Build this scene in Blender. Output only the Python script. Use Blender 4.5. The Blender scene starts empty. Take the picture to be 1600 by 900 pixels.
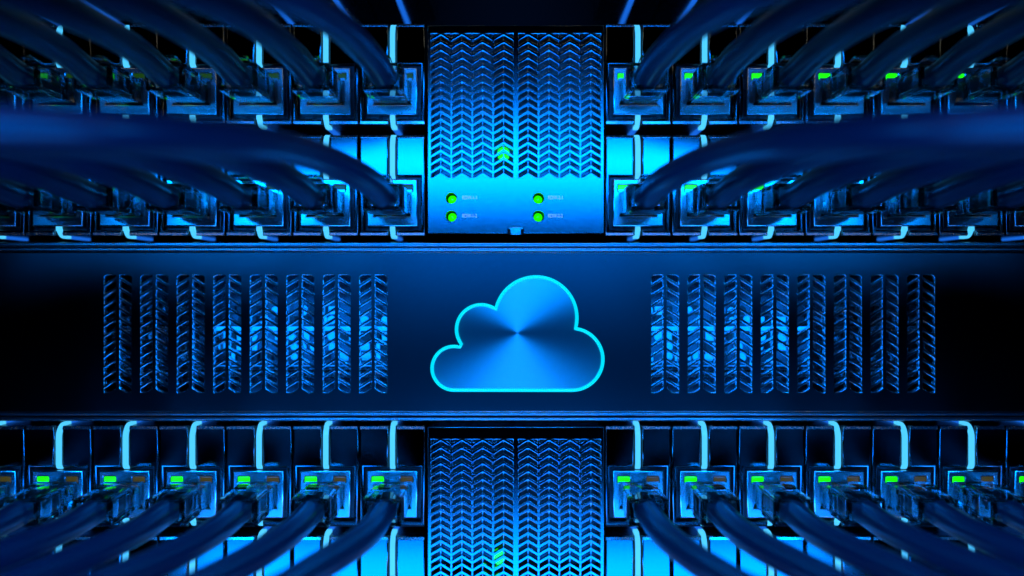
import bpy, bmesh, math, random
from mathutils import Vector, Matrix
random.seed(7)
S = 0.02            # one working unit (100 photo pixels on the front plane) is 2 cm
D = 14.0            # camera distance in working units
sc = bpy.context.scene
C = sc.collection

# ------------------------------------------------------------------ helpers
def V(r, u, o=0.0):                 # right, up, out of the rack
    return Vector((r, -o, u))
def PX(x): return (x - 800) / 100.0
def PY(y): return (450 - y) / 100.0
def at(x, y, z=0.0):                # point at depth z seen at photo pixel x, y
    k = (D - z) / D
    return PX(x) * k, PY(y) * k

def link(name, me, mat=None, parent=None, loc=None):
    o = bpy.data.objects.new(name, me)
    C.objects.link(o)
    if mat is not None and me is not None and not me.materials:
        me.materials.append(mat)
    if parent is not None: o.parent = parent
    if loc is not None: o.location = loc
    return o

def thing(name, label, cat, loc=(0, 0, 0), group=None):
    o = bpy.data.objects.new(name, None)
    C.objects.link(o)
    o.empty_display_size = 0.01
    o.location = loc
    o['label'] = label; o['category'] = cat
    if group: o['group'] = group
    return o

def mesh_from_bm(name, bm, smooth=False):
    bmesh.ops.recalc_face_normals(bm, faces=bm.faces[:])
    me = bpy.data.meshes.new(name)
    bm.to_mesh(me); bm.free()
    if smooth:
        for p in me.polygons: p.use_smooth = True
    return me

def to_mesh(ob, name, rot=True):
    dg = bpy.context.evaluated_depsgraph_get()
    dg.update()
    me = bpy.data.meshes.new_from_object(ob.evaluated_get(dg))
    data = ob.data
    bpy.data.objects.remove(ob)
    bpy.data.curves.remove(data)
    if rot: me.transform(Matrix.Rotation(math.pi / 2, 4, 'X'))
    me.name = name
    return me

def plate(name, loops, thick, bevel, zfront, res=1):
    """flat plate with holes: loops of (right, up); first is the outline"""
    cu = bpy.data.curves.new(name, 'CURVE')
    cu.dimensions = '2D'; cu.fill_mode = 'BOTH'
    K = 20.0
    cu.extrude = max(thick / 2 - bevel, 0.0005) * K; cu.bevel_depth = bevel * K
    cu.bevel_resolution = res; cu.offset = -bevel * K
    for lp in loops:
        sp = cu.splines.new('POLY'); sp.points.add(len(lp) - 1)
        for p, (x, y) in zip(sp.points, lp): p.co = (x * K, y * K, 0, 1)
        sp.use_cyclic_u = True
    ob = bpy.data.objects.new(name, cu); C.objects.link(ob)
    me = to_mesh(ob, name)
    me.transform(Matrix.Translation(V(0, 0, zfront - thick / 2)) @ Matrix.Scale(1 / K, 4))
    return me

def rect(x0, y0, x1, y1): return [(x0, y0), (x1, y0), (x1, y1), (x0, y1)]

def rrect(x0, y0, x1, y1, r, n=4):
    pts = []
    for cx, cy, a0 in ((x1 - r, y0 + r, -90), (x1 - r, y1 - r, 0), (x0 + r, y1 - r, 90), (x0 + r, y0 + r, 180)):
        for k in range(n + 1):
            a = math.radians(a0 + 90 * k / n)
            pts.append((cx + r * math.cos(a), cy + r * math.sin(a)))
    return pts

def circle(cx, cy, r, n=40):
    return [(cx + r * math.cos(2 * math.pi * k / n), cy + r * math.sin(2 * math.pi * k / n)) for k in range(n)]

def box_bm(bm, x0, y0, z0, x1, y1, z1, bevel=0.0, seg=1):
    vs = [bm.verts.new(V(x, y, z)) for x in (x0, x1) for y in (y0, y1) for z in (z0, z1)]
    f = [(0, 1, 3, 2), (4, 6, 7, 5), (0, 4, 5, 1), (2, 3, 7, 6), (0, 2, 6, 4), (1, 5, 7, 3)]
    fs = [bm.faces.new([vs[i] for i in q]) for q in f]
    if bevel > 0:
        es = list({e for q in fs for e in q.edges})
        bmesh.ops.recalc_face_normals(bm, faces=fs)
        bmesh.ops.bevel(bm, geom=es, offset=bevel, segments=seg, affect='EDGES', profile=0.5)

def box(name, x0, y0, z0, x1, y1, z1, bevel=0.0, seg=2):
    bm = bmesh.new(); box_bm(bm, x0, y0, z0, x1, y1, z1, bevel, seg)
    return mesh_from_bm(name, bm)

def tube(name, pts, radius, cyclic=False, bez=False, res=6, ures=8):
    """round tube through working points (right, up, out)"""
    cu = bpy.data.curves.new(name, 'CURVE'); cu.dimensions = '3D'
    cu.bevel_depth = radius; cu.bevel_resolution = res; cu.use_fill_caps = True
    cu.resolution_u = ures
    if bez:
        sp = cu.splines.new('BEZIER'); sp.bezier_points.add(len(pts) - 1)
        for p, q in zip(sp.bezier_points, pts):
            p.co = V(*q); p.handle_left_type = p.handle_right_type = 'AUTO'
    else:
        sp = cu.splines.new('POLY'); sp.points.add(len(pts) - 1)
        for p, q in zip(sp.points, pts): p.co = (*V(*q), 1)
    sp.use_cyclic_u = cyclic
    ob = bpy.data.objects.new(name, cu); C.objects.link(ob)
    me = to_mesh(ob, name, rot=False)
    for p in me.polygons: p.use_smooth = True
    return me

def extrude_profile(name, prof, x0, x1):
    """closed profile of (up, out) swept from x0 to x1"""
    bm = bmesh.new()
    a = [bm.verts.new(V(x0, u, o)) for u, o in prof]
    b = [bm.verts.new(V(x1, u, o)) for u, o in prof]
    n = len(prof)
    for i in range(n):
        bm.faces.new((a[i], a[(i + 1) % n], b[(i + 1) % n], b[i]))
    bm.faces.new(a); bm.faces.new(b[::-1])
    return mesh_from_bm(name, bm)

def ribbon(name, path, w, t):
    """flat light pipe following (up, out) path; w wide, t thick"""
    bm = bmesh.new(); rings = []
    n = len(path)
    for i, (u, o) in enumerate(path):
        p0 = path[max(i - 1, 0)]; p1 = path[min(i + 1, n - 1)]
        du, do = p1[0] - p0[0], p1[1] - p0[1]
        l = math.hypot(du, do); nu, no = do / l * t / 2, -du / l * t / 2
        rings.append([bm.verts.new(V(sx * w / 2, u + s * nu, o + s * no)) for sx, s in ((-1, -1), (1, -1), (1, 1), (-1, 1))])
    for a, b in zip(rings, rings[1:]):
        for k in range(4):
            bm.faces.new((a[k], a[(k + 1) % 4], b[(k + 1) % 4], b[k]))
    bm.faces.new(rings[0]); bm.faces.new(rings[-1][::-1])
    return mesh_from_bm(name, bm)

# ------------------------------------------------------------------ materials
def new_mat(name):
    m = bpy.data.materials.new(name); m.use_nodes = True
    nt = m.node_tree
    return m, nt, nt.nodes['Principled BSDF']

def metal(name, col, rough, metallic=1.0, var=0.06, scale=60.0, stretch=(1, 1, 1), bump=0.0, spec=0.5, coat=0.0, aniso=0.0, satin=False):
    m, nt, b = new_mat(name)
    b.inputs['Base Color'].default_value = (*col, 1)
    b.inputs['Metallic'].default_value = metallic
    b.inputs['Specular IOR Level'].default_value = spec
    b.inputs['Coat Weight'].default_value = coat
    b.inputs['Anisotropic'].default_value = aniso
    tc = nt.nodes.new('ShaderNodeTexCoord'); mp = nt.nodes.new('ShaderNodeMapping')
    mp.inputs['Scale'].default_value = [scale * k for k in stretch]
    nz = nt.nodes.new('ShaderNodeTexNoise'); nz.inputs['Scale'].default_value = 1.0
    nz.inputs['Detail'].default_value = 5
    nt.links.new(tc.outputs['Object'], mp.inputs['Vector'])
    nt.links.new(mp.outputs['Vector'], nz.inputs['Vector'])
    mr = nt.nodes.new('ShaderNodeMapRange')
    mr.inputs['To Min'].default_value = max(rough - var, 0.02); mr.inputs['To Max'].default_value = rough + var
    nt.links.new(nz.outputs['Fac'], mr.inputs['Value'])
    nt.links.new(mr.outputs['Result'], b.inputs['Roughness'])
    if satin:                        # bead-blasted metal: a lobe that falls off fast
        g = nt.nodes.new('ShaderNodeBsdfGlossy'); g.distribution = 'BECKMANN'
        g.inputs['Color'].default_value = (*col, 1)
        nt.links.new(mr.outputs['Result'], g.inputs['Roughness'])
        nt.links.new(g.outputs[0], nt.nodes['Material Output'].inputs['Surface'])
    if bump:
        bp = nt.nodes.new('ShaderNodeBump'); bp.inputs['Strength'].default_value = bump
        bp.inputs['Distance'].default_value = 0.0002
        nt.links.new(nz.outputs['Fac'], bp.inputs['Height'])
        nt.links.new(bp.outputs['Normal'], b.inputs['Normal'])
    return m

def emit(name, col, strength, rough=0.25, coat=0.0):
    m, nt, b = new_mat(name)
    b.inputs['Base Color'].default_value = (col[0] * .3, col[1] * .3, col[2] * .3, 1)
    b.inputs['Emission Color'].default_value = (*col, 1)
    b.inputs['Emission Strength'].default_value = strength
    b.inputs['Roughness'].default_value = rough
    b.inputs['Coat Weight'].default_value = coat
    return m

M = {}
M['face'] = metal('module_face_metal', (.185, .195, .21), .155, var=.012, scale=900, satin=True)
M['lip'] = metal('edge_lip_metal', (.7, .72, .75), .27, var=.03, scale=500)
M['housing'] = metal('housing_black', (.03, .032, .036), .28, metallic=.6, var=.06, scale=400)
M['jack'] = metal('jack_shield_metal', (.75, .78, .8), .24, var=.03, scale=250)
M['dark'] = metal('cavity_black', (.006, .0065, .008), .55, metallic=0, spec=.1)
M['panel'] = metal('panel_painted_metal', (.1, .11, .125), .345, var=.01, scale=1500, satin=True)
M['vent'] = metal('vent_panel_metal', (.29, .305, .33), .215, var=.008, scale=1200, satin=True)
M['trim'] = metal('trim_metal', (.5, .52, .56), .26, var=.004, scale=300)
M['board'] = metal('board_metal', (.13, .14, .16), .24, var=.06, scale=150)
M['inner'] = metal('inner_plate_metal', (.09, .1, .11), .24, var=.04, scale=150)
M['chip'] = metal('chip_black', (.02, .02, .022), .4, metallic=0)
M['chrome'] = metal('chrome_part', (.8, .8, .82), .15, var=.04)
M['cord'] = metal('cord_rubber', (.005, .016, .042), .32, metallic=0, var=.02, scale=300, spec=.62)
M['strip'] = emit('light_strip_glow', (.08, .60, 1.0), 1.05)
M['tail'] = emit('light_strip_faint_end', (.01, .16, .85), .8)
M['green'] = emit('green_indicator_glow', (.012, 1.0, .0), 1.3, coat=.6)
M['green_dim'] = emit('dim_indicator_glow', (.02, .09, .004), .5, coat=.4)
M['amber_dim'] = emit('faint_amber_indicator', (.10, .075, .01), .5, coat=.4)  # amber window given a faint glow of its own
M['cyan'] = emit('cloud_outline_glow', (.0, .72, .86), 1.15, rough=.15, coat=1.0)
M['cyan'].node_tree.nodes['Principled BSDF'].inputs['Coat IOR'].default_value = 2.0
M['cyan'].node_tree.nodes['Principled BSDF'].inputs['Coat Roughness'].default_value = .2
M['print'] = emit('self_lit_print', (.22, .5, 1.0), .95)  # letters given a glow of their own to stand out from the face
M['gold'] = metal('gold_contact', (.85, .6, .2), .22)
# clear plastic of the plugs
m, nt, b = new_mat('clear_plug_plastic')
b.inputs['Base Color'].default_value = (.86, .9, .88, 1)
b.inputs['Transmission Weight'].default_value = 1.0
b.inputs['Roughness'].default_value = .03
b.inputs['IOR'].default_value = 1.58
M['clear'] = m
# circularly brushed metal of the cloud's face
m, nt, b = new_mat('circular_brushed_metal')
b.inputs['Base Color'].default_value = (.4, .93, .95, 1)
b.inputs['Metallic'].default_value = 1
b.inputs['Roughness'].default_value = .3
b.inputs['Anisotropic'].default_value = .8
tc = nt.nodes.new('ShaderNodeTexCoord')
cr = nt.nodes.new('ShaderNodeVectorMath'); cr.operation = 'MULTIPLY'; cr.inputs[1].default_value = (1, 0, 1)
nm = nt.nodes.new('ShaderNodeVectorMath'); nm.operation = 'NORMALIZE'
nt.links.new(tc.outputs['Object'], cr.inputs[0]); nt.links.new(cr.outputs[0], nm.inputs[0])
nt.links.new(nm.outputs[0], b.inputs['Tangent'])
M['brushed'] = m

M['edge'] = metal('edge_highlight_metal', (.9, .92, .95), .22, var=.01)  # brighter metal that lifts the highlights on bevels, plug rods and catch
M['vent_edge'] = metal('vent_edge_metal', (.5, .52, .55), .2, var=.01)  # lighter copy of the vent metal, painting highlights on the slot edges
def edge_material(o, m):
    """edge highlights put into the colour: brighter metal on faces not looking straight out"""
    me = o.data; me.materials.append(m)
    for p in me.polygons:
        if abs(p.normal.y) < .985: p.material_index = 1
    return o

# ------------------------------------------------------------------ back wall
w = link('back_wall', box('back_wall', -14, -8, -3.4, 14, 8, -3.3), M['dark'])
w['kind'] = 'structure'

# ------------------------------------------------------------------ port modules
HALF = .512                 # half width of one module
FH = 1.57                   # face height, local top at 0
JT, JB = -.69, -1.43        # jack top and bottom
GR = .062                   # half width of the groove that holds the strip
JW = .395
ZF = 0.0
def half_face(sx):
    p = [(-HALF, -FH), (-GR, -FH), (-GR, JB - .05), (-JW - .045, JB - .05), (-JW - .045, JT + .045), (-GR, JT + .045), (-GR, 0), (-HALF, 0)]
    if sx > 0: p = [(-x, y) for x, y in p][::-1]
    return plate('faceplate', [p], .1, .026, ZF, res=3)
FACE = [half_face(-1), half_face(1)]
bm = bmesh.new()
# housing: hollow tray behind the faceplates with a pocket for the jack
box_bm(bm, -HALF + .004, -FH + .012, -2.0, HALF - .004, -.012, -.098)
HOUS = mesh_from_bm('housing', bm)
R = .2
def quarter(u, o, su, n=7):
    """round corner from the face (out o) back into the rack, bulging towards su"""
    return [(u - su * R + su * R * math.sin(math.radians(90 * k / n)), o - R + R * math.cos(math.radians(90 * k / n))) for k in range(n + 1)]
def neck(u, su):
    return [(u + su * .07 - su * .07 * math.sin(math.radians(20 * k)), -.02 - .07 * (1 - math.cos(math.radians(20 * k)))) for k in range(5)]
top_corner = quarter(.012, -.02, 1); bot_corner = quarter(-FH - .012, -.02, -1)
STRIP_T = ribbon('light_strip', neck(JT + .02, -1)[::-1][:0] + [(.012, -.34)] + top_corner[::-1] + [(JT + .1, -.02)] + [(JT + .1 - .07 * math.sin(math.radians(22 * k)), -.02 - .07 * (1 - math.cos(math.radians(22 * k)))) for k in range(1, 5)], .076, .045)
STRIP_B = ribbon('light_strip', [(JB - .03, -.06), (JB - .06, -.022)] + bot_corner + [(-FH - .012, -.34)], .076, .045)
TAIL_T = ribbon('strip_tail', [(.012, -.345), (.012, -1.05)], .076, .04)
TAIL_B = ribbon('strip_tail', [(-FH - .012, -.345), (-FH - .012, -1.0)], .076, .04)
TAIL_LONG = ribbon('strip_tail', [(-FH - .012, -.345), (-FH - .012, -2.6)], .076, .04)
# jack
OW, OT, OB = .285, JT - .19, JB + .16
led = [rrect(-.315, JT - .185, -.135, JT - .095, .012, 2), rrect(.135, JT - .185, .315, JT - .095, .012, 2)]
JACK = plate('jack_frame', [rect(-JW, JB, JW, JT), rect(-OW, OB, -OW + 2 * OW, OT)] + led, .13, .022, ZF + .035, res=2)
bm = bmesh.new()
for x0, x1, y0, y1 in ((-OW - .03, -OW - .002, OB - .03, OT + .03), (OW + .002, OW + .03, OB - .03, OT + .03), (-OW, OW, OT + .002, OT + .03), (-OW, OW, OB - .03, OB - .002)):
    box_bm(bm, x0, y0, -.094, x1, y1, -.088)
bm.free()
LEDM = []
for (cx, s) in ((-.225, 0), (.225, 1)):
    LEDM.append(box('indicator_light', cx - .086, JT - .182, -.09, cx + .086, JT - .098, ZF + .012, .012))
SOCK = box('socket', -OW + .004, OB + .004, -.097, OW - .004, OT - .004, -.06)
# contacts in the socket: eight fine gilded springs in one piece with a carrier
bm = bmesh.new()
box_bm(bm, -.22, OT - .07, -.07, .22, OT - .03, -.02)
for k in range(8):
    x = -.19 + k * .0543
    box_bm(bm, x - .012, OT - .16, -.05, x + .012, OT - .05, -.03)
CONT = mesh_from_bm('contact_row', bm)

ROWS = [('O', -183, 'row cut off by the top edge', 'top'), ('A', 37, 'second row above the cloud panel', ''), ('B', 211, 'row just above the cloud panel', ''),
        ('C', 666, 'row just below the cloud panel', ''), ('D', 839, 'row cut off by the bottom edge', '')]
ORD = ['first', 'second', 'third', 'fourth', 'fifth', 'sixth', 'seventh']
def col_x(side, k): return PX(613 - 104.4 * k) if side < 0 else PX(997 + 104.4 * k)
cells = {}
def add(me, name, mat, parent, loc=None, label=None):
    o = link(name, me, mat, parent, loc)
    if label: o['label'] = label
    return o
def lip(sx, top):  # lip added and tilted so it mirrors the warm lamps
    h, p = .036, .019
    u0 = -.004 if top else -FH + .004
    sg = -1 if top else 1
    prof = [(u0, -.02), (u0, .001), (u0 + sg * h, p), (u0 + sg * (h + .006), p - .003), (u0 + sg * (h + .006), -.02)]
    xa, xb = (-HALF + .012, -GR - .01) if sx < 0 else (GR + .01, HALF - .012)
    return extrude_profile('edge_lip', prof, xa, xb)
LIPS = [lip(sx, tp) for sx in (-1, 1) for tp in (True, False)]
proto = None
for key, top, desc, _ in ROWS:
    for side in (-1, 1):
        for k in range(7):
            loc = V(col_x(side, k), PY(top), 0)
            sd = 'left' if side < 0 else 'right'
            lab = f'glowing-strip port module, {ORD[k]} {sd} of vent panel, {desc}'
            if proto is None:
                t = thing('port_module', lab, 'port module', loc, 'port modules in rows across the rack')
                add(HOUS, 'housing', M['housing'], t)
                for f in FACE: add(f, 'faceplate', M['face'], t)
                for f in LIPS: add(f, 'edge_lip', M['lip'], t)
                add(STRIP_T, 'light_strip', M['strip'], t); add(STRIP_B, 'light_strip', M['strip'], t)
                add(TAIL_T, 'strip_tail', M['tail'], t); add(TAIL_B, 'strip_tail', M['tail'], t)
                j = add(JACK, 'jack_frame', M['jack'], t)
                add(LEDM[0], 'indicator_light', M['green'], j, None, 'bright green indicator light')
                add(LEDM[1], 'indicator_light', M['green_dim'], j, None, 'dim indicator light')
                add(SOCK, 'socket', M['dark'], j)
                add(CONT, 'contact_row', M['gold'], j)
                proto = t
            else:
                t = proto.copy(); C.objects.link(t); t.location = loc; t['label'] = lab
                for ch in list(proto.children):
                    c = ch.copy(); C.objects.link(c); c.parent = t
                    for g in list(ch.children):
                        e = g.copy(); C.objects.link(e); e.parent = c
            cells[key, side, k] = t

for (key, side, k), t in cells.items():
    if key == 'O':
        for ch in t.children:
            if ch.data == TAIL_B: ch.data = TAIL_LONG
TAIL_LONG.materials.append(M['tail'])
# lower rows carry an amber window instead of a green one
LEDA = LEDM[1].copy(); LEDA.materials.clear(); LEDA.materials.append(M['amber_dim'])
for (key, side, k), t in cells.items():
    if key in 'CD':
        for ch in t.children:
            for g in ch.children:
                if g.get('label', '').startswith('dim'):
                    g.data = LEDA; g['label'] = 'faint amber indicator light'

# ------------------------------------------------------------------ network cables
PW, PH = .27, .185          # half width, half height of the plug
JC = (OT + OB) / 2
Z0, Z1 = -.05, 1.12
bm = bmesh.new()
# clear sleeve: outer shell with a cavity open at the front
def ring(bm, hw, h0, h1, z): return [bm.verts.new(V(x, y, z)) for x, y in ((-hw, h0), (hw, h0), (hw, h1), (-hw, h1))]
r0 = ring(bm, PW - .02, -PH + .02, PH - .02, Z0)
r1 = ring(bm, PW, -PH, PH, Z0 + .05); r2 = ring(bm, PW, -PH, PH, .42)
r2b = ring(bm, PW + .015, -PH - .02, PH + .01, .46)
r3 = ring(bm, PW + .015, -PH - .02, PH + .01, Z1 - .03); r4 = ring(bm, PW, -PH - .005, PH - .005, Z1)
r5 = ring(bm, PW - .055, -PH + .05, PH - .045, Z1); r6 = ring(bm, PW - .06, -PH + .055, PH - .05, .45); r7 = ring(bm, PW - .1, -PH + .08, PH - .12, .3)
r8 = ring(bm, PW - .1, -PH + .08, PH - .12, .2)
rs = [r0, r1, r2, r2b, r3, r4, r5, r6, r7, r8]
for a, b_ in zip(rs, rs[1:]):
    for q in range(4): bm.faces.new((a[q], a[(q + 1) % 4], b_[(q + 1) % 4], b_[q]))
bm.faces.new(r0[::-1]); bm.faces.new(r8)
bmesh.ops.recalc_face_normals(bm, faces=bm.faces[:])
bmesh.ops.bevel(bm, geom=[e for e in bm.edges if e.calc_length() > .3 or abs(e.verts[0].co.y - e.verts[1].co.y) > .3], offset=.02, segments=3, affect='EDGES')
PLUG = mesh_from_bm('plug', bm)
# latch: springy tongue rising from the plug's nose towards the front
bm = bmesh.new()
prof = [(PH, .02), (PH + .10, .5), (PH + .15, .78), (PH + .15, .95), (PH + .115, .95), (PH + .115, .8), (PH + .065, .5), (PH - .01, .09)]
for sx in (1,):
    a = [bm.verts.new(V(-.085, u, o)) for u, o in prof]; b2 = [bm.verts.new(V(.085, u, o)) for u, o in prof]
    n = len(prof)
    for i in range(n): bm.faces.new((a[i], a[(i + 1) % n], b2[(i + 1) % n], b2[i]))
    bm.faces.new(a); bm.faces.new(b2[::-1])
LATCH = mesh_from_bm('latch', bm)
# wire comb inside the plug
bm = bmesh.new()
box_bm(bm, -.15, -.06, .27, .15, .0, .33)
for k in range(8):
    x = -.133 + k * .038
    box_bm(bm, x - .012, -.05, .2, x + .012, -.02, .3)
COMB = mesh_from_bm('contact_comb', bm)
# metal rod with end balls, added low in the plug to catch glints
bm = bmesh.new()
def rod(bm, p, q, r, seg=14):
    p, q = V(*p), V(*q); d = q - p
    mt = Matrix.Translation((p + q) / 2) @ d.to_track_quat('Z', 'Y').to_matrix().to_4x4()
    bmesh.ops.create_cone(bm, cap_ends=True, segments=seg, radius1=r, radius2=r, depth=d.length, matrix=mt)
yb_ = -PH + .085
rod(bm, (-.17, yb_, .93), (.17, yb_, .93), .024)
for sx in (-1, 1):
    bmesh.ops.create_uvsphere(bm, u_segments=14, v_segments=8, radius=.038, matrix=Matrix.Translation(V(sx * .17, yb_, .95)))
BAR = mesh_from_bm('glint_bar', bm, True)
bm = bmesh.new()
rod(bm, (-.18, PH - .075, .80), (.18, PH - .075, .80), .02)
GLINT = mesh_from_bm('glint_rod', bm, True)  # upper rod, added for its glint inside the clear plug

def cord_path(key, side, k):
    x = abs(col_x(-1, k)); rnd = random.uniform
    if key == 'A':
        y = PY(37) + JC; e = .03 + .16 * min(k / 4, 1)
        p = [(0, 0, .36), (0, .02, 1.15), (.05, .04 + e * .7, 2.1), (.42, .07 + e + rnd(-.03, .03), 4.0), (1.3, .10 + e + rnd(-.05, .05), 5.3), (3.6, .05 + e, 6.6), (7.5, .0 + e, 7.0)]
    elif key == 'B':
        y = PY(211) + JC
        dy = [-.02, .03, .0, .14, .2, .16, .1][k] + rnd(-.02, .02)
        dz = [0, .1, .2, .35, .55, .6, .5][k]
        p = [(0, 0, .36), (0, .02, 1.2), (.1, .14, 2.1), (.55, .30, 3.1), (1.1, .26 + dy * .5, 4.6 + dz * .5), (2.2, .12 + dy, 6.1 + dz), (5.0, .04 + dy, 7.0 + dz), (9, .0 + dy, 7.0 + dz)]
    else:
        y = PY(665) + JC
        p = [(0, 0, .36), (0, -.01, 1.2), (.07, -.05, 2.0), (.42, -.10 + rnd(-.03, .03), 3.3), (.95, -.02 + rnd(-.05, .05), 5.0), (2.6, .0, 6.4), (6.5, .05, 7.0)]
    return [(side * q[0], q[1], q[2]) for q in p]

CR = .185
first = None
for key, top, desc, _ in ROWS[1:4]:
    for side in (-1, 1):
        for k in range(7):
            sd = 'left' if side < 0 else 'right'
            loc = V(col_x(side, k), PY(top) + JC, 0)
            lab = f'dark plugged cable, {ORD[k]} {sd} of vent panel, {desc}'
            if first is None:
                t = thing('network_cable', lab, 'cable', loc, 'network cables plugged into the port modules')
                p = link('plug', PLUG, M['clear'], t); link('latch', LATCH, M['clear'], p)
                link('contact_comb', COMB, M['gold'], p); link('glint_bar', BAR, M['edge'], p); link('glint_rod', GLINT, M['edge'], p)
                first = t
            else:
                t = first.copy(); C.objects.link(t); t.location = loc; t['label'] = lab
                for ch in [c for c in first.children if c.name.startswith('plug')]:
                    c = ch.copy(); C.objects.link(c); c.parent = t
                    for g in list(ch.children):
                        e = g.copy(); C.objects.link(e); e.parent = c
            link('cord', tube('cord', cord_path(key, side, k), CR, bez=True, res=7, ures=14), M['cord'], t)

# ------------------------------------------------------------------ vent panels
def chevron_holes(xs, xm, y0, y1, first_y, pitch=.1215, bar=.047, slope=.6):
    """slots of one chevron column; xs = ((xa, xb), (xc, xd)) left and right slots; apex at xm"""
    holes = []
    n = int((y1 - y0) / pitch) + 3
    for (xa, xb), up in zip(xs, (1, -1)):
        for i in range(-2, n):
            ya = y1 - first_y - i * pitch           # upper edge of slot at the apex side
            def edge(x, off): return ya - off - slope * abs(x - xm)
            top = [(xa, edge(xa, 0)), (xb, edge(xb, 0))]
            bot = [(xb, edge(xb, pitch - bar)), (xa, edge(xa, pitch - bar))]
            poly = clip(top + bot, y0, y1)
            if poly and area(poly) > .0006: holes.append(poly)
    return holes
def area(p): return abs(sum(p[i][0] * p[(i + 1) % len(p)][1] - p[(i + 1) % len(p)][0] * p[i][1] for i in range(len(p)))) / 2
def clip(poly, lo, hi):
    for lim, sgn in ((hi, 1), (lo, -1)):
        out = []
        for i in range(len(poly)):
            a, b = poly[i], poly[(i + 1) % len(poly)]
            ia, ib = sgn * (a[1] - lim) <= 1e-9, sgn * (b[1] - lim) <= 1e-9
            if ia: out.append(a)
            if ia != ib:
                t = (lim - a[1]) / (b[1] - a[1]); out.append((a[0] + t * (b[0] - a[0]), lim))
        poly = out
        if len(poly) < 3: return None
    res = [poly[0]]
    for p in poly[1:]:
        if math.hypot(p[0] - res[-1][0], p[1] - res[-1][1]) > 1e-4: res.append(p)
    return res

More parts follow.
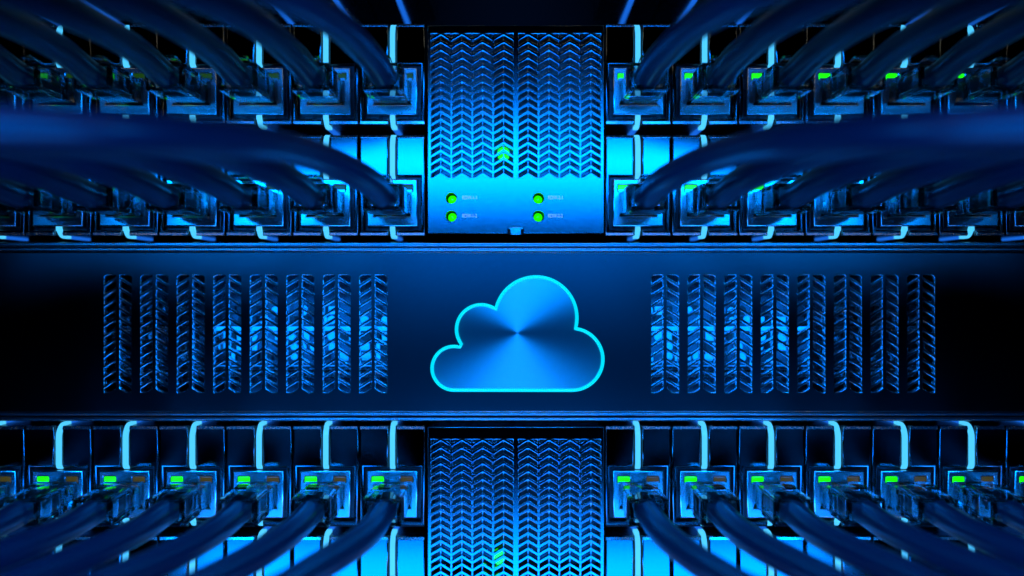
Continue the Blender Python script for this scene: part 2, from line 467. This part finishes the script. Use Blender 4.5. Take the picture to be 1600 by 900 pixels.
COLS = [(673.4, 687.9, 689.3, 703.8), (706.6, 721, 722.4, 736.8), (739.2, 753.4, 754.8, 769), (772, 786.2, 787.6, 801.8)]
COLS = COLS + [tuple(1612 - v for v in c[::-1]) for c in COLS[::-1]]
ZV = .10                                            # front of the vent panels
def vk(v): return v * (D - ZV) / D
def vent_panel(label, ytop, ybot, g0, g1, with_leds, green_at):
    x0, x1 = vk(PX(668.5)), vk(PX(943.5))
    yt, yb = vk(PY(ytop)), vk(PY(ybot))
    t = thing('vent_panel', label, 'vent panel', V(vk(PX(806)), yb, 0))
    base = t.location.copy()
    def put(o): o.location = -base; return o
    loops = [rect(x0, yb, x1, yt)]
    for c in COLS:
        q = [vk(PX(v)) for v in c]
        loops += chevron_holes(((q[0], q[1]), (q[2], q[3])), (q[1] + q[2]) / 2, vk(PY(g1)), vk(PY(g0)), .02)
    leds = [(705, 309.5), (705, 337.5), (841.5, 309.5), (841.5, 337.5)]
    if with_leds:
        for lx, ly in leds: loops.append(circle(vk(PX(lx)), vk(PY(ly)), .085))
    put(edge_material(link('faceplate', plate('faceplate', loops, .09, .005, ZV, res=2), M['vent'], t), M['vent_edge']))
    # side walls, floor and lid of the box behind
    put(link('housing', box('housing', x0 + .02, yb + .02, -1.9, x1 - .02, yt - .02, -.52), M['housing'], t))
    for a, b_ in ((x0 + .005, x0 + .03), (x1 - .03, x1 - .005)):
        put(link('side_wall', box('side_wall', a, yb + .01, -.515, b_, yt - .01, ZV - .092), M['housing'], t))
    # shelf plates seen through the slots
    xm = (x0 + x1) / 2
    for a, b_ in ((x0 + .04, x0 + 1.02), (x1 - 1.02, x1 - .04)):
        put(link('inner_plate', box('inner_plate', a, vk(PY(g1 if g1 < 900 else 940)) - .02, -.5, b_, vk(PY(g0)) + .02, -.46, .01), M['inner'], t))
    gx, gy = green_at
    o = link('inner_light', tube('inner_light', [(PX(gx), PY(gy), -.3), (PX(gx), PY(gy), -.12)], .1, res=5), M['green'], t); put(o)
    if with_leds:
        for i, (lx, ly) in enumerate(leds):
            cx, cy = vk(PX(lx)), vk(PY(ly))
            hole = tube('light_well', [(cx, cy, ZV - .092), (cx, cy, -.27)], .098, res=8)
            # open well: a short pipe with a dark inside
            bm = bmesh.new()
            prev = None; n = 32; rings = []
            for r, z in ((.086, ZV - .093), (.086, -.27), (.11, -.27), (.11, ZV - .093)):
                rings.append([bm.verts.new(V(cx + r * math.cos(2 * math.pi * q / n), cy + r * math.sin(2 * math.pi * q / n), z)) for q in range(n)])
            for a in range(4):
                A, B = rings[a], rings[(a + 1) % 4]
                for q in range(n): bm.faces.new((A[q], A[(q + 1) % n], B[(q + 1) % n], B[q]))
            put(link('light_well', mesh_from_bm('light_well', bm), M['dark'], t))
            bm = bmesh.new()
            bmesh.ops.create_uvsphere(bm, u_segments=28, v_segments=14, radius=.068)
            bmesh.ops.scale(bm, vec=(1, .7, 1), verts=bm.verts)
            bmesh.ops.translate(bm, vec=V(cx, cy, -.2), verts=bm.verts)
            put(link('indicator_light', mesh_from_bm('indicator_light', bm, True), M['green'], t))
        for txt, lx, ly in (('RDW-1-1', 722, 309), ('RDW-1-2', 722, 337.5), ('RDW-2-1', 856, 309), ('RDW-2-2', 856, 337.5)):
            cu = bpy.data.curves.new('printed_text', 'FONT'); cu.body = txt; cu.size = .082; cu.extrude = .0015
            cu.align_y = 'CENTER'
            ob = bpy.data.objects.new('printed_text', cu); C.objects.link(ob)
            me = to_mesh(ob, 'printed_text')
            xs = [v.co.x for v in me.vertices]; wdt = max(xs) - min(xs)
            me.transform(Matrix.Diagonal((.225 / wdt, 1, 1, 1)))
            me.transform(Matrix.Translation(V(vk(PX(lx)), vk(PY(ly)), ZV + .002)))
            put(link('printed_text', me, M['print'], t))
        # catch at the lower edge
        lx0, lx1, lt, lb = vk(PX(794)), vk(PX(817.5)), vk(PY(355)), vk(PY(366))
        lp = [(lx0 + .03, lb - .01), (lx0 + .03, lt - .04), (lx0, lt - .04), (lx0, lt), (lx1, lt), (lx1, lt - .04), (lx1 - .03, lt - .04), (lx1 - .03, lb - .01)]
        put(link('catch_shade', box('catch_shade', lx0 - .012, lb + .004, ZV - .01, lx1 + .012, lt - .012, ZV + .004), M['dark'], t))  # thin dark plate standing in for shade around the catch
        put(link('catch', plate('catch', [lp], .06, .0155, ZV + .065, res=3), M['edge'], t))
    return t
vent_panel('upper vent panel with chevron slots and four round green indicator lights', 40, 364.5, 52.5, 277.5, True, (786.5, 238))
vent_panel('lower vent panel with chevron slots and no round lights on its face', 667.5, 992, 686.5, 911, False, (779, 876))

# ------------------------------------------------------------------ cloud panel
ZP = .04
def pk(v): return v * (D - ZP) / D
t = thing('cloud_panel', 'wide dark blue panel with a glowing cloud emblem and two banks of slanted vents', 'server panel', V(0, pk(PY(650)), 0))
cp_base = t.location.copy()
def putc(o, extra=None): o.location = -cp_base + (extra if extra is not None else Vector((0, 0, 0))); return o
loops = [rect(-10.5, pk(PY(643.5)), 10.5, pk(PY(394.5)))]
yt, yb = pk(PY(430)), pk(PY(613))
banks = [163 + 57.05 * i for i in range(8)] + [1018 + 57.15 * i for i in range(8)]
for x in banks:
    a, b_, c_, d_ = x, x + 17.6, x + 24.2, x + 42
    xs = [pk(PX(v)) for v in (a, b_, c_, d_)]
    xm = (xs[1] + xs[2]) / 2
    for (xa, xb) in ((xs[0], xs[1]), (xs[2], xs[3])):
        for i in range(-2, 14):
            def e(xx, off): return yt - .075 - i * .1583 - off - .62 * (abs(xx - xm) - .033)
            poly = clip([(xa, e(xa, 0)), (xb, e(xb, 0)), (xb, e(xb, .106)), (xa, e(xa, .106))], yb, yt)
            if poly and area(poly) > .0012: loops.append(poly)
putc(edge_material(link('faceplate', plate('faceplate', loops, .11, .0115, ZP, res=4), M['panel'], t), M['edge']))

def rail(u0, u1, o0, o1, r, n=9):
    """rail profile, rounded towards the front"""
    pts = [(u0, o0)]
    for k in range(n + 1):
        a = math.radians(90 * k / n); pts.append((u0 + r - r * math.cos(a), o1 - r + r * math.sin(a)))
    for k in range(n + 1):
        a = math.radians(90 * k / n); pts.append((u1 - r + r * math.sin(a), o1 - r + r * math.cos(a)))
    pts.append((u1, o0))
    return pts
def rk(y, z): return PY(y) * (D - z) / D
for nm, ya, yb2, z, r in (('top_rail', 385.6, 378.4, .07, .026), ('top_rail', 393.2, 386.6, .06, .028), ('bottom_rail', 650.0, 644.4, .055, .022), ('bottom_rail', 658.0, 652.2, .06, .026)):
    me = extrude_profile(nm, rail(rk(ya, z), rk(yb2, z), -.3, z, r), -10.6, 10.6)
    for p in me.polygons: p.use_smooth = True
    me.set_sharp_from_angle(angle=.5)
    putc(link(nm, me, M['trim'], t))
# back of the rails so nothing shows through the joints
putc(link('housing', box('housing', -10.5, pk(PY(657)), -2.2, 10.5, pk(PY(380)), -1.3), M['housing'], t))
for nm, ya, yb2 in (('lid', 386, 381), ('floor_plate', 657, 652)):
    putc(link(nm, box(nm, -10.4, pk(PY(ya)), -1.29, 10.4, pk(PY(yb2)), -.31), M['housing'], t))
# circuit boards behind each bank of vents
for sgn, xa, xb in ((-1, 150, 625), (1, 1000, 1475)):
    x0, x1 = PX(xa), PX(xb)
    zb = -.75
    bd = putc(link('circuit_board', box('circuit_board', x0 - .3, PY(640), zb - .06, x1 + .3, PY(400), zb), M['board'], t))
    def sub(nm, mat, *args, bev=.01):
        return link(nm, box(nm, *args, bev), mat, bd)
    # shelves running across at the bright bands
    for yy, h, zz in ((513, .035, -.3), (574, .05, -.28), (585, .03, -.4)):
        k = (D - zz) / D
        sub('bracket', M['chrome'], x0 - .1, PY(yy + 4) * k, zb, x1 + .1, PY(yy - 3) * k, zz)
    x = x0 - .05
    while x < x1 + .05:
        wd = random.uniform(.10, .22)
        for (ylo, yhi) in ((478, 494), (495, 508), (520, 536), (538, 552), (554, 569)):
            if random.random() < .7:
                hh = random.uniform(.15, .4)
                y0, y1 = PY(yhi), PY(ylo)
                if random.random() < .45:
                    bm = bmesh.new()
                    rr = min(wd, y1 - y0) * .5
                    bmesh.ops.create_cone(bm, cap_ends=True, segments=18, radius1=rr, radius2=rr, depth=hh, matrix=Matrix.Translation(V(x + wd / 2, (y0 + y1) / 2, zb + hh / 2)) @ Matrix.Rotation(math.pi / 2, 4, 'X'))
                    link('capacitor', mesh_from_bm('capacitor', bm, False), M['chrome'] if random.random() < .6 else M['chip'], bd)
                else:
                    sub('chip', M['chip'] if random.random() < .5 else M['jack'], x + .01, y0 + .01, zb, x + wd - .01, y1 - .01, zb + hh)
        x += wd + .01
# emblem
def arc(cx, cy, r, a0, a1, n):
    return [(cx + r * math.cos(math.radians(a0 + (a1 - a0) * i / n)), cy + r * math.sin(math.radians(a0 + (a1 - a0) * i / n))) for i in range(n + 1)]
def ang(cx, cy, x, y): return math.degrees(math.atan2(y - cy, x - cx))
# circles in zoom pixels (3.75 per photo pixel, y down), walked clockwise on screen
L1, L2, BIG, RT = (185, 657, 128), (345, 430, 145), (665, 362, 240), (876, 605, 181)
c1, c2, c3 = (223, 520), (433, 312), (900, 425)
pts = []
pts += arc(*L1, 90, ang(*L1[:2], *c1) + 360, 26)                   # bottom, left side, up to the first cusp
pts += arc(*L2, ang(*L2[:2], *c1), ang(*L2[:2], *c2) + 360, 26)
pts += arc(*BIG, ang(*BIG[:2], *c2) + 360, ang(*BIG[:2], *c3) + 360, 44)
pts += arc(*RT, ang(*RT[:2], *c3), 90, 34)
CE = (808.5, 520.5)
emb = [((x / 3.75 + 660 - CE[0]) / 100 * (D - ZP) / D, -(y / 3.75 + 400 - CE[1]) / 100 * (D - ZP) / D) for x, y in pts]
eloc = V(pk(PX(CE[0])), pk(PY(CE[1])), ZP)
cl = link('cloud_emblem', plate('cloud_emblem', [emb], .02, .002, .012), M['brushed'], t); putc(cl, eloc)
ol = link('outline', tube('outline', [(x, y, .022) for x, y in emb], .027, cyclic=True, res=6), M['cyan'], cl)

# ------------------------------------------------------------------ lamps
def area_lamp(name, loc, target, sx, sy, power, col):
    l = bpy.data.lights.new(name, 'AREA'); l.shape = 'RECTANGLE'; l.size = sx; l.size_y = sy
    l.energy = power; l.color = col
    o = bpy.data.objects.new(name, l); C.objects.link(o)
    o.location = V(*loc)
    d = V(*target) - V(*loc)
    o.rotation_euler = d.to_track_quat('-Z', 'Y').to_euler()
    return o
BLUE = (.0, .21, 1.0)
def P(L, sx, sy): return L * math.pi * sx * sy      # radiance -> watts
area_lamp('upper_lamp', (0, 4.0, 14.6), (0, 1.0, 0), 13, 1.1, P(32, 13, 1.1), BLUE)
area_lamp('lower_lamp', (0, -9.45, 14.0), (0, -2.0, 0), 20, 2.8, P(16, 20, 2.8), BLUE)
WARM = (1.0, .93, .68)
area_lamp('warm_lamp_low', (0, -10.5, 11.5), (0, 1, 0), 26, .2, P(4.5, 26, .2), WARM)
area_lamp('warm_lamp_high', (0, 11.5, 11.5), (0, -1, 0), 26, .2, P(4.5, 26, .2), WARM)
for sx in (-1, 1):                                   # fill from above, added to brighten the bundled cables
    area_lamp('cable_fill_lamp', (sx * 7.5, 2.35, 9.2), (sx * 7.5, .35, 8.7), 6, .4, P(165, 6, .4), (0, .24, 1))
for sx in (-1, 1):                                   # unseen fill added behind the slots to brighten the boards
    area_lamp('case_fill_lamp', (sx * 3.0, .52, -.2), (sx * 3.0, -.9, -.9), 3.4, .1, P(16, 3.4, .1), BLUE)
    area_lamp('case_fill_lamp', (sx * 3.0, -1.85, -.2), (sx * 3.0, -.6, -.9), 3.4, .1, P(10, 3.4, .1), BLUE)
    area_lamp('case_fill_lamp', (sx * 3.35, -.7, -.14), (sx * 3.35, -.7, -.9), 2.9, 1.0, P(2.8, 2.9, 1.0), BLUE)

# ------------------------------------------------------------------ scale to real size
done = set()
for o in list(C.objects):
    o.location *= S
    if o.type == 'MESH' and o.data.name not in done:
        done.add(o.data.name); o.data.transform(Matrix.Scale(S, 4))
    elif o.type == 'LIGHT':
        o.data.size *= S; o.data.size_y *= S; o.data.energy *= S * S

# ------------------------------------------------------------------ camera, world, render
cam = bpy.data.cameras.new('camera'); co = bpy.data.objects.new('camera', cam); C.objects.link(co)
co.location = V(0, 0, D) * S; co.rotation_euler = (math.pi / 2, 0, 0)
cam.sensor_width = 36; cam.lens = 36 * D / 16.0
cam.clip_start = .01; cam.clip_end = 10
cam.dof.use_dof = True; cam.dof.focus_distance = (D - .35) * S
APER = .38 * S
cam.dof.aperture_fstop = cam.lens / 1000 / APER
sc.camera = co
wd = bpy.data.worlds.new('World'); sc.world = wd; wd.use_nodes = True
wd.node_tree.nodes['Background'].inputs['Color'].default_value = (.0, .01, .05, 1)
wd.node_tree.nodes['Background'].inputs['Strength'].default_value = .0
sc.view_settings.view_transform = 'Standard'; sc.view_settings.look = 'None'
sc.view_settings.exposure = 0; sc.view_settings.gamma = 1
sc.cycles.use_denoising = True
sc.cycles.max_bounces = 12; sc.cycles.transmission_bounces = 10; sc.cycles.transparent_max_bounces = 12
sc.cycles.caustics_reflective = True; sc.cycles.caustics_refractive = False
sc.cycles.sample_clamp_indirect = 6
